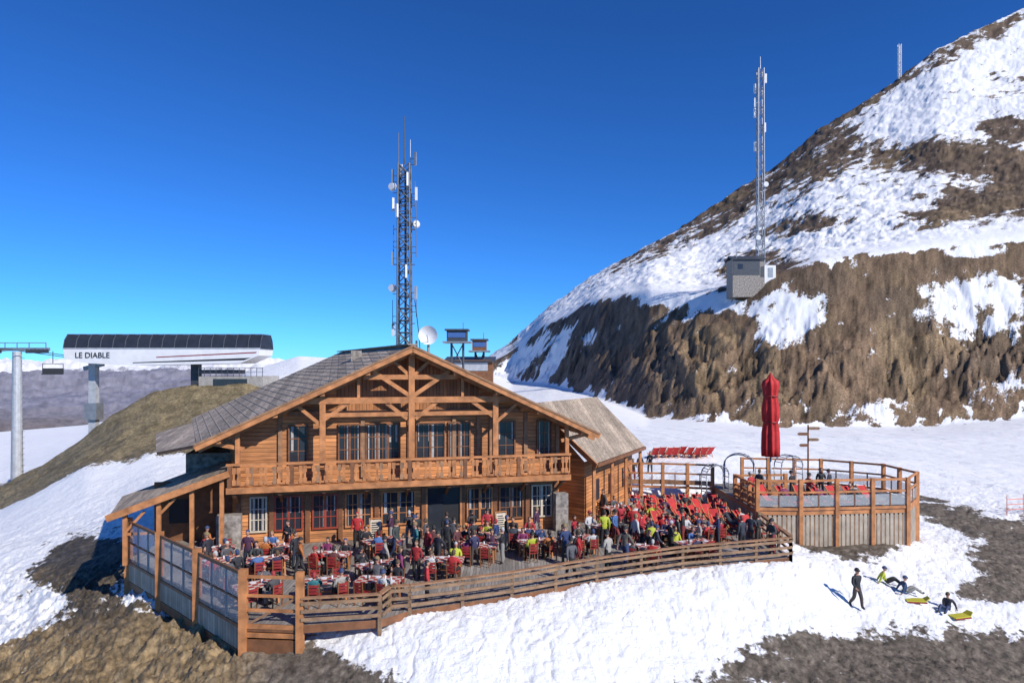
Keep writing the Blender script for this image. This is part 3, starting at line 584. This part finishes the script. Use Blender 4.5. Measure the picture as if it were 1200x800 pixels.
b=MB(); b.bx(-2.5,2.5,-2,2,0,9.6,'wood_dark'); b.slab([(-2.8,-2.3,9.5),(2.8,-2.3,9.5),(2.8,2.3,10.0),(-2.8,2.3,10.0)],.15,'metal_dark'); b.bx(-2,2,-2.05,-2,8.4,9.3,'metal_light'); b.obj('lift_building',loc=(wx(550,74),76,0))
# ---------------------------------------------------------------- chairlift station
YS=90; st=empty('chairlift_station',(0,YS,0)); X0=wx(88,YS);X1=wx(313,YS)
b=MB()
def ext(prof,x0,x1,mat):
    k=len(prof); vs=[(x0,y,z) for y,z in prof]+[(x1,y,z) for y,z in prof]
    b.add(vs,[tuple(range(k)),tuple(range(2*k-1,k-1,-1))]+[(i,(i+1)%k,k+(i+1)%k,k+i) for i in range(k)],mat)
ext([(-2.4,11.15),(-2.1,12.3),(-1.5,13.0),(1.5,13.0),(2.1,12.3),(2.4,11.15)],X0,X1,'glass_dark')
x=X0
while x<X1+.01:
    for (ya,za),(yb,zb) in(((-2.44,11.15),(-2.14,12.3)),((-2.14,12.3),(-1.52,13.04)),((-1.52,13.04),(1.5,13.04))): b.beam((x,ya,za),(x,yb,zb),.06,.06,'metal_mast')
    x+=(X1-X0)/16
b.beam((X0,-1.55,13.05),(X1,-1.55,13.05),.12,.08,'metal'); b.beam((X0,-2.5,11.2),(X1,-2.5,11.2),.1,.12,'metal_light')
k=[(X0+.1,11.15),(X1-.1,11.15),(X1-.2,10.3),(X1-2.5,9.3),(X0+9,9.0),(X0+3,9.3),(X0+.2,9.9)]
vs=[(x,-2.5,z) for x,z in k]+[(x,2.5,z) for x,z in k]; n=len(k)
b.add(vs,[tuple(range(n)),tuple(range(2*n-1,n-1,-1))]+[(i,(i+1)%n,n+(i+1)%n,n+i) for i in range(n)],'white_paint')
b.add([(X0+12,-2.52,10.0),(X1-.5,-2.52,10.6),(X1-.4,-2.52,10.75),(X0+12,-2.52,10.12)],[(0,1,2,3)],'red_paint'); b.add([(X0+9,-2.52,9.3),(X1-2,-2.52,9.7),(X1-1.2,-2.52,10.0),(X0+9,-2.52,9.4)],[(0,1,2,3)],'black')
b.obj('canopy',st)
b=MB()
xc=wx(110,YS); b.beam((xc,0,-6),(xc,0,9.4),.9,.9,'metal_light'); b.beam((xc-1.2,0,8.6),(xc+1.2,0,9.2),.7,.5,'metal'); b.box((xc,0,3.0),(1.6,1.6,2.2),'metal')
xc=wx(230,YS); b.beam((xc,0,3),(xc,0,9.3),1.,1.,'metal_dark'); b.box((xc+3,0,8.2),(6,2.2,.5),'metal_dark')
b.bx(wx(245,YS),wx(318,YS),-3,3,3,7.6,'concrete'); b.bx(wx(262,YS),wx(300,YS),-3.1,-3.0,6.2,7.3,'glass_dark')
for i in range(12): x=wx(245,YS)+i*.74; b.cyl((x,-3,7.6),(x,-3,8.7),.04,.04,'metal_dark',5)
b.beam((wx(245,YS),-3,8.7),(wx(318,YS),-3,8.7),.07,.07,'metal_dark'); b.beam((wx(245,YS),-3,8.15),(wx(318,YS),-3,8.15),.05,.05,'metal_dark')
b.obj('supports',st)
cu=bpy.data.curves.new('lettering','FONT'); cu.body='LE DIABLE'; cu.size=1.0; cu.extrude=.02; to=bpy.data.objects.new('lettering',cu); col.objects.link(to); to.location=(X0+1.6,-2.56,10.0); to.rotation_euler=(math.pi/2,0,0); to.parent=st; cu.materials.append(MATS['black'])
b=MB(); YT=85; xt=wx(20,YT); zt=zof(YT,412)
b.cyl((0,0,-12),(0,0,zt),.75,.5,'metal_light',16); b.beam((-3.2,0,zt+.3),(4.0,0,zt+.3),.4,.4,'metal'); b.beam((-3,0,zt+1.1),(3.6,0,zt+1.1),.1,.1,'metal')
for x in(-3,-1.5,0,1.5,3.6): b.beam((x,0,zt+.3),(x,0,zt+1.1),.08,.08,'metal')
for s in(-2.6,3.2):
    b.beam((s-1.4,-1,zt-.1),(s+1.4,-1,zt-.1),.12,.2,'metal_dark')
    for i in range(6): b.cyl((s-1.2+i*.48,-1.1,zt+.1),(s-1.2+i*.48,-.9,zt+.1),.2,.2,'metal_dark',10)
for i in range(28): b.beam((.78,-.2,-9+i*.7),(.78,.2,-9+i*.7),.04,.04,'metal_dark')
b.obj('lift_tower',loc=(xt,YT,0))
b=MB(); zc=zt+.3
for y in(-1.6,1.6): b.cyl((-115,YT-6+y,zc-4),(xt,YT+y-.5,zc),.05,.05,'metal_dark',5); b.cyl((xt,YT+y-.5,zc),(X0+.5,YS+y,10.0),.05,.05,'metal_dark',5)
b.obj('lift_cable')
def chair(x,y,z):
    b=MB(); b.cyl((0,0,0),(0,0,-1.6),.05,.05,'metal_dark',6); b.beam((-1.1,0,-1.6),(1.1,0,-1.6),.08,.08,'metal_dark')
    for s in(-1.1,1.1): b.cyl((s,0,-1.6),(s,0,-2.9),.04,.04,'metal_dark',5)
    b.box((0,-.25,-2.9),(2.3,.5,.1),'black'); b.box((0,.05,-2.5),(2.3,.1,.7),'black'); b.cyl((-1.1,-.55,-3.3),(1.1,-.55,-3.3),.03,.03,'metal',5)
    b.obj('lift_chair',loc=(x,y,z),rz=.4)
chair(wx(62,86),86,zc-.2); chair(-73,YT-3.5,zc-.9)
# ---------------------------------------------------------------- furniture
b=MB(); b.box((0,0,.735),(1.7,.85,.04),'table_cloth')
for sx in(-.7,.7):
    for sy in(-.32,.32): b.beam((sx,sy,0),(sx*.95,sy*.9,.72),.06,.06,'wood')
b.beam((-.68,0,.3),(.68,0,.3),.05,.06,'wood'); b.cyl((.2,.1,.755),(.2,.1,.87),.035,.035,'white_paint',8); b.cyl((-.4,-.15,.755),(-.4,-.15,.98),.035,.025,'glass_dark',8); b.cyl((-.1,.2,.755),(-.1,.2,.775),.12,.13,'white_paint',10); b.cyl((.55,-.2,.755),(.55,-.2,.775),.12,.13,'white_paint',10); b.cyl((-.55,.2,.755),(-.55,.2,.775),.12,.13,'white_paint',10)
ME_TABLE=b.mesh('terrace_table')
b=MB(); b.box((0,0,.44),(.44,.44,.04),'red_paint')
for sx in(-.19,.19): b.beam((sx,-.19,0),(sx,-.19,.43),.04,.04,'wood_dark'); b.beam((sx,.19,0),(sx,.25,.92),.04,.04,'wood_dark')
for z in(.58,.7,.83): b.beam((-.2,.2+(z-.43)*.11,z),(.2,.2+(z-.43)*.11,z),.025,.09,'red_paint')
ME_CHAIR=b.mesh('terrace_chair')
b=MB(); prof=[(-.75,.34),(-.1,.26),(.15,.32),(.75,1.0)]
for (y0_,z0_),(y1_,z1_) in zip(prof[:-1],prof[1:]): b.slab([(-.27,y0_,z0_),(.27,y0_,z0_),(.27,y1_,z1_),(-.27,y1_,z1_)],.035,'red_fabric')
for s in(-.3,.3):
    b.beam((s,-.8,.36),(s,.3,.12),.04,.04,'wood'); b.beam((s,.0,.3),(s,.8,1.05),.04,.04,'wood'); b.beam((s,-.6,0),(s,.55,.72),.04,.04,'wood'); b.beam((s,.45,0),(s,.2,.5),.04,.04,'wood'); b.beam((s,-.1,.55),(s,.42,.6),.05,.03,'wood')
b.beam((-.3,-.6,.03),(.3,-.6,.03),.04,.04,'wood')
ME_DECK=b.mesh('deck_chair')
def inst(me,name,loc,rz_,color=None,s=1):
    o=bpy.data.objects.new(name,me); col.objects.link(o); o.location=loc; o.rotation_euler=(0,0,rz_); o.scale=(s,s,s)
    if color: o.color=(*color,1)
    return o
# ---------------------------------------------------------------- people
def person_mesh(J,name,helmet=False):
    bm=bmesh.new(); sk=bm.verts.layers.skin.verify(); V={}
    R=dict(pel=(.165,.13),sp=(.15,.125),ch=(.18,.135),nb=(.085,.08),nk=(.06,.06),sh=(.085,.085),el=(.062,.062),wr=(.042,.042),ha=(.04,.028),hip=(.115,.115),kn=(.082,.082),an=(.062,.062),to=(.055,.045))
    for k,p in J.items():
        if k=='head' : continue
        v=bm.verts.new(p); r=R[k.rstrip('LR')]; v[sk].radius=r; v[sk].use_root=(k=='pel'); V[k]=v
    E=[('pel','sp'),('sp','ch'),('ch','nb'),('nb','nk')]
    for s in 'LR': E+=[('ch','sh'+s),('sh'+s,'el'+s),('el'+s,'wr'+s),('wr'+s,'ha'+s),('pel','hip'+s),('hip'+s,'kn'+s),('kn'+s,'an'+s),('an'+s,'to'+s)]
    for a_,c_ in E: bm.edges.new((V[a_],V[c_]))
    me0=bpy.data.meshes.new('tmp'); bm.to_mesh(me0); bm.free(); o=bpy.data.objects.new('tmp',me0); col.objects.link(o)
    md=o.modifiers.new('s','SKIN'); md.use_smooth_shade=True; md.branch_smoothing=.6; sb=o.modifiers.new('u','SUBSURF'); sb.levels=1; sb.render_levels=1
    dg=bpy.context.evaluated_depsgraph_get(); dg.update(); me=bpy.data.meshes.new_from_object(o.evaluated_get(dg)); bpy.data.objects.remove(o)
    bb=MB(); mats=['jacket','trousers','skin','hair_or_hat','black']
    for q_ in mats: bb.mi(q_)
    tag=lambda e: 1 if (e[0][:2] in('hi','kn') ) else 4 if e[0][:2]=='an' else 2 if e[0][:2] in('wr','nb') else 0
    segs=[(Vector(J[a_]),Vector(J[c_]),tag((a_,c_))) for a_,c_ in E if (a_,c_)not in(('pel','hipL'),('pel','hipR'))]
    bb.v=[tuple(v.co) for v in me.vertices]
    for p in me.polygons:
        c=p.center; best=9;t=0
        for a_,c_,tg in segs:
            d=c_-a_; f=max(0,min(1,(c-a_).dot(d)/d.length_squared)); dd=(c-(a_+d*f)).length
            if dd<best: best=dd;t=tg
        bb.f.append(list(p.vertices)); bb.m.append(t)
    for s,sg in(('L',1),('R',-1)):
        h=Vector(J['ha'+s]); w_=Vector(J['wr'+s]); d=(h-w_).normalized(); side=Vector((0,1,0)) if abs(d.y)<.6 else Vector((1,0,0)); side=(side-d*side.dot(d)).normalized(); pn=d.cross(side)
        for i,ln in enumerate((.06,.075,.07,.055)):
            b0=h+side*(i-1.5)*.019+d*.015; m_=b0+d*ln*.55+pn*.004; e_=m_+d*ln*.4-pn*.02*sg
            bb.cyl(b0,m_,.0095,.0085,'skin',5); bb.cyl(m_,e_,.0085,.007,'skin',5)
        t0=w_.lerp(h,.6)+side*.03; bb.cyl(t0,t0+side*.03+d*.035,.011,.008,'skin',5)
    c=Vector(J['head'])
    bb.ball(c,(.078,.095,.118),'skin',14,10); bb.ball(c+Vector((0,-.035,-.06)),(.055,.05,.05),'skin',10,6)
    bb.cyl(c+Vector((0,-.088,.012)),c+Vector((0,-.112,-.022)),.008,.015,'skin',6)
    for s in(-1,1): bb.ball(c+Vector((s*.079,.005,-.005)),(.012,.022,.03),'skin',6,4); bb.ball(c+Vector((s*.03,-.086,.012)),(.013,.008,.008),'black',6,4)
    bb.box(c+Vector((0,-.087,-.055)),(.04,.012,.008),'red_paint')
    if helmet:
        bb.ball(c+Vector((0,.012,.03)),(.105,.122,.125),'hair_or_hat',14,7,(-.1,1)); bb.box(c+Vector((0,-.095,.035)),(.14,.03,.055),'black')
    else:
        bb.ball(c+Vector((0,.014,.022)),(.088,.1,.115),'hair_or_hat',14,7,(.15,1)); bb.ball(c+Vector((0,.04,-.01)),(.082,.075,.11),'hair_or_hat',12,7)
    bpy.data.meshes.remove(me); return bb.mesh(name,True)
def sym(d):
    o={}
    for k,p in d.items():
        if k[0]=='*': o[k[1:]+'L']=p; o[k[1:]+'R']=(-p[0],p[1],p[2])
        else: o[k]=p
    return o
STD={'pel':(0,0,.96),'sp':(0,0,1.13),'ch':(0,0,1.32),'nb':(0,0,1.46),'nk':(0,-.01,1.53),'head':(0,-.02,1.635),'*sh':(.18,0,1.40),'*el':(.25,.03,1.13),'*wr':(.26,-.05,.89),'*ha':(.26,-.07,.81),'*hip':(.1,0,.87),'*kn':(.115,-.01,.5),'*an':(.125,.03,.1),'*to':(.14,-.12,.05)}
P1=sym(STD)
P2=dict(P1); P2.update(elL=(.24,-.05,1.15),wrL=(.14,-.27,1.22),haL=(.11,-.33,1.27),anR=(-.2,.05,.1),toR=(-.26,-.09,.05),knR=(-.16,-.02,.5))
P3=dict(P1); P3.update(elL=(.27,.0,1.14),wrL=(.2,-.22,1.08),haL=(.17,-.29,1.09),elR=(-.27,.0,1.14),wrR=(-.2,-.22,1.08),haR=(-.17,-.29,1.09),head=(.02,-.045,1.63))
SIT=sym({'pel':(0,.02,.55),'sp':(0,.0,.72),'ch':(0,-.04,.90),'nb':(0,-.07,1.04),'nk':(0,-.09,1.11),'head':(0,-.12,1.21),'*sh':(.18,-.05,.98),'*el':(.25,-.16,.76),'*wr':(.16,-.38,.80),'*ha':(.12,-.45,.80),'*hip':(.11,-.06,.53),'*kn':(.13,-.44,.53),'*an':(.13,-.40,.1),'*to':(.14,-.54,.05)})
SIT2=dict(SIT); SIT2.update(ch=(0,.06,.92),nb=(0,.08,1.06),nk=(0,.07,1.12),head=(.01,.05,1.22),shL=(.18,.06,.99),shR=(-.18,.06,.99),elL=(.26,.05,.74),wrL=(.2,-.2,.68),haL=(.18,-.27,.66),elR=(-.25,-.1,.82),wrR=(-.1,-.26,1.0),haR=(-.08,-.29,1.07))
WALK=dict(P1); WALK.update(knL=(.1,-.16,.52),anL=(.11,-.2,.11),toL=(.12,-.35,.06),knR=(-.1,.03,.49),anR=(-.11,.3,.17),toR=(-.12,.18,.04),elL=(.27,.14,1.15),wrL=(.26,.2,.92),haL=(.26,.2,.84),elR=(-.27,-.06,1.14),wrR=(-.25,-.24,.97),haR=(-.24,-.31,.93),pel=(0,-.02,.95))
SNOW=sym({'pel':(0,.05,.15),'sp':(0,.1,.32),'ch':(0,.12,.5),'nb':(0,.1,.64),'nk':(0,.08,.71),'head':(0,.05,.81),'*sh':(.18,.12,.58),'*el':(.27,.25,.36),'*wr':(.3,.36,.12),'*ha':(.3,.42,.05),'*hip':(.11,-.03,.14),'*kn':(.16,-.4,.36),'*an':(.15,-.72,.1),'*to':(.16,-.84,.14)})
LOUN=sym({'pel':(0,.03,.42),'sp':(0,.16,.56),'ch':(0,.31,.74),'nb':(0,.42,.87),'nk':(0,.47,.94),'head':(0,.50,1.05),'*sh':(.18,.36,.82),'*el':(.31,.26,.62),'*wr':(.3,.02,.64),'*ha':(.28,-.05,.64),'*hip':(.1,-.04,.40),'*kn':(.13,-.42,.47),'*an':(.13,-.78,.36),'*to':(.15,-.84,.5)})
PM=dict(s1=person_mesh(P1,'person_standing'),s2=person_mesh(P2,'person_standing_gesturing'),s3=person_mesh(P3,'person_standing_holding',True),a1=person_mesh(SIT,'person_seated'),a2=person_mesh(SIT2,'person_seated_leaning',True),a3=person_mesh(SIT2,'person_seated_back'),w=person_mesh(WALK,'person_walking',True),sn=person_mesh(SNOW,'person_sitting_on_snow',True),lo=person_mesh(LOUN,'person_lounging'))
PAL=[(.02,.02,.025)]*7+[(.03,.035,.05),(.02,.04,.12),(.05,.05,.055),(.4,.02,.02),(.45,.03,.03),(.35,.02,.03),(.06,.02,.05),(.5,.5,.5),(.35,.32,.28),(.05,.12,.3),(.42,.46,.04),(.4,.13,.03),(.03,.16,.18),(.2,.03,.1),(.12,.1,.08),(.02,.02,.03),(.1,.03,.03),(.03,.03,.08),(.08,.08,.09),(.04,.05,.05),(.3,.02,.02)]
def pdist(x,y,poly):
    d=99
    for i in range(len(poly)):
        a_=Vector(poly[i]);c_=Vector(poly[(i+1)%len(poly)]); e=c_-a_; f=max(0,min(1,(Vector((x,y))-a_).dot(e)/e.length_squared)); d=min(d,(Vector((x,y))-(a_+e*f)).length)
    return d
def local(x,y): v=inv@Vector((x,y,0)); return v.x,v.y
def okpos(x,y,m_=.9):
    if not bool(inpoly(x,y,TER)) or pdist(x,y,TER)<m_: return False
    lx,ly=local(x,y)
    if -6<lx<17.6 and ly>.2: return False
    if lx>17.6-2 and (x-4.1)*8-(y-38.6)*4.1<8 : return False
    return True
tabs=[]; random.seed(11)
for ry in (-1.6,-3.6,-5.6,-7.6,-9.4,.4,2.4):
    for i in range(-3,17):
        lx=i*2.3+random.uniform(-.35,.35)+(.9 if int(ry*10)%2 else 0); ly=ry+random.uniform(-.3,.3); w_=L2W(lx,ly)
        if 8.4<lx<11.2 and ly>-4.0: continue
        if w_.y>34.6 and w_.x>6.2: continue
        if okpos(w_.x,w_.y,1.1) and not any((w_.x-a_)**2+(w_.y-c_)**2<1.9**2 for a_,c_,_ in tabs): tabs.append((w_.x,w_.y,TH+random.uniform(-.4,.4)))
npers=0
for (x,y,r) in tabs:
    inst(ME_TABLE,'terrace_table',(x,y,0),r)
    R=Matrix.Rotation(r,2); occ=.92 if x>-3 else .84
    for sx in(-.42,.42):
        for sy in(-1,1):
            p=R@Vector((sx+random.uniform(-.06,.06),sy*random.uniform(.7,.8))); ra=r+(math.pi if sy<0 else 0)+random.uniform(-.3,.3)
            if pdist(x+p.x,y+p.y,TER)<.3 or not bool(inpoly(x+p.x,y+p.y,TER)): continue
            inst(ME_CHAIR,'terrace_chair',(x+p.x,y+p.y,0),ra)
            if random.random()<occ:
                inst(PM[random.choice(('a1','a1','a2','a3'))],'person',(x+p.x,y+p.y,-.02),ra,random.choice(PAL),random.uniform(.93,1.04)); npers+=1
st_=0; tries=0; pos=[]
while st_<64 and tries<9000:
    tries+=1; u=random.random()
    if u<.4: x=random.uniform(2,13);y=random.uniform(28,36)
    elif u<.75: w_=L2W(random.uniform(7.5,12.5),random.uniform(-4.5,0)); x,y=w_.x,w_.y
    else: x=random.uniform(-14,4);y=random.uniform(24,36)
    if not okpos(x,y,.45) or (x>6.2 and y>34.2): continue
    if any((x-a_)**2+(y-c_)**2<.75**2 for a_,c_,_ in tabs) or any((x-a_)**2+(y-c_)**2<.55**2 for a_,c_ in pos): continue
    pos.append((x,y)); st_+=1
    inst(PM[random.choice(('s1','s2','s3','w'))],'person',(x,y,0),random.uniform(0,6.28),random.choice(PAL),random.uniform(.88,1.04))
for row in range(5):
    for i in range(8):
        x=6.9+i*.8+row*.12; y=35.1+row*1.45+i*.06
        if x>12.7 or not okpos(x,y,.5) or random.random()<.1: continue
        x+=random.uniform(-.12,.12); y+=random.uniform(-.3,.3); ra=random.uniform(-.45,.45)+.25
        inst(ME_DECK,'deck_chair',(x,y,0),ra)
        if random.random()<.62: inst(PM['lo'],'person',(x,y,.02),ra,random.choice(PAL),.97)
for i in range(9): inst(ME_DECK,'deck_chair',(wx(765+i*8,62),62+random.uniform(-.5,.5),gz(wx(765+i*8,62),62)+.03),random.uniform(-.2,.3)+3.3)
for (px_,Y,z) in((690,43,0),(707,39.5,0),(750,52,None),(762,53,None),(742,50,None),(880,39.5,1),(962,41,1),(972,40.5,1),(890,40.5,1),(948,39,1),(928,40,1)):
    x=wx(px_,Y); inst(PM[random.choice(('s1','s2','s3'))],'person',(x,Y,gz(x,Y) if z is None else z),random.uniform(0,6.28),random.choice(PAL[:12]))
for i in range(7):
    x=14.6+i*.95; y=38.6+random.uniform(-.3,.3); inst(ME_DECK,'deck_chair',(x,y,1.0),.2+random.uniform(-.2,.2))
    if i%2: inst(PM['lo'],'person',(x,y,1.02),.2,random.choice(PAL),.97)
x,y=wx(1004,30),30; inst(PM['w'],'person',(x,y,gz(x,y)-.02),.25,(.02,.02,.025),1.0)
for px_,Y,c,r in((1038,32.4,(.40,.44,.03),1.2),(1062,31.8,(.02,.05,.12),1.5),(1110,31.0,(.03,.03,.04),-.9)):
    x=wx(px_,Y); inst(PM['sn'],'person',(x,Y,gz(x,Y)),r,c,.9)
b=MB(); b.slab([(-.22,-.4,.12),(.22,-.4,.12),(.22,.4,.1),(-.22,.4,.1)],.05,'yellow_paint'); b.slab([(-.22,-.4,.12),(.22,-.4,.12),(.15,-.58,.26),(-.15,-.58,.26)],.04,'yellow_paint')
for s in(-.2,.2): b.beam((s,-.45,.03),(s,.4,.03),.05,.06,'red_paint')
me_s=b.mesh('sled')
for px_,Y,r in((1072,31.2,1.4),(1124,30.6,1.8)): x=wx(px_,Y); inst(me_s,'snow_sled',(x,Y,gz(x,Y)+.02),r)
b=MB()
for i in range(4): b.cyl((i*1.5,i*.5,-.3),(i*1.5,i*.5,1.4),.03,.025,'orange_net',6)
for z in(.4,.75,1.1): b.beam((0,0,z),(4.5,1.5,z-.1),.02,.04,'orange_net')
x,y=wx(1180,47),47; b.obj('safety_net',loc=(x,y,gz(x,y)))
# ---------------------------------------------------------------- light
EL=math.radians(36); az=math.radians(132)
sd=Vector((math.sin(az)*math.cos(EL),math.cos(az)*math.cos(EL),math.sin(EL)))
sl=bpy.data.lights.new('sun','SUN'); sl.energy=5.0; sl.angle=math.radians(.5); sl.color=(1,.95,.87); so=bpy.data.objects.new('sun',sl); col.objects.link(so); so.rotation_euler=sd.to_track_quat('Z','Y').to_euler()
w=bpy.data.worlds.new('World'); bpy.context.scene.world=w; w.use_nodes=True; N=w.node_tree.nodes; L=w.node_tree.links
sk=N.new('ShaderNodeTexSky'); sk.sky_type='NISHITA'; sk.sun_disc=False; sk.sun_elevation=EL; sk.sun_rotation=az; sk.altitude=2600; sk.air_density=1.0; sk.dust_density=.1; sk.ozone_density=3
vm=N.new('ShaderNodeVectorMath'); vm.operation='MULTIPLY'; vm.inputs[1].default_value=(.24,.68,1.24)
gm=N.new('ShaderNodeGamma'); gm.inputs[1].default_value=1.12; L.new(sk.outputs[0],gm.inputs[0]); L.new(gm.outputs[0],vm.inputs[0])
bg=N['Background']; L.new(vm.outputs[0],bg.inputs[0]); bg.inputs[1].default_value=.1
cam=bpy.data.cameras.new('camera'); cam.lens=24; cam.sensor_width=36; cam.shift_y=30/1200; cam.clip_end=20000; cam.clip_start=.1
co=bpy.data.objects.new('camera',cam); col.objects.link(co); co.location=(0,0,CAMZ); co.rotation_euler=(math.pi/2,0,0); bpy.context.scene.camera=co
bpy.context.scene.view_settings.view_transform='Standard'; bpy.context.scene.view_settings.look='None'; bpy.context.scene.view_settings.exposure=0
print('people',npers+st_,'tables',len(tabs))
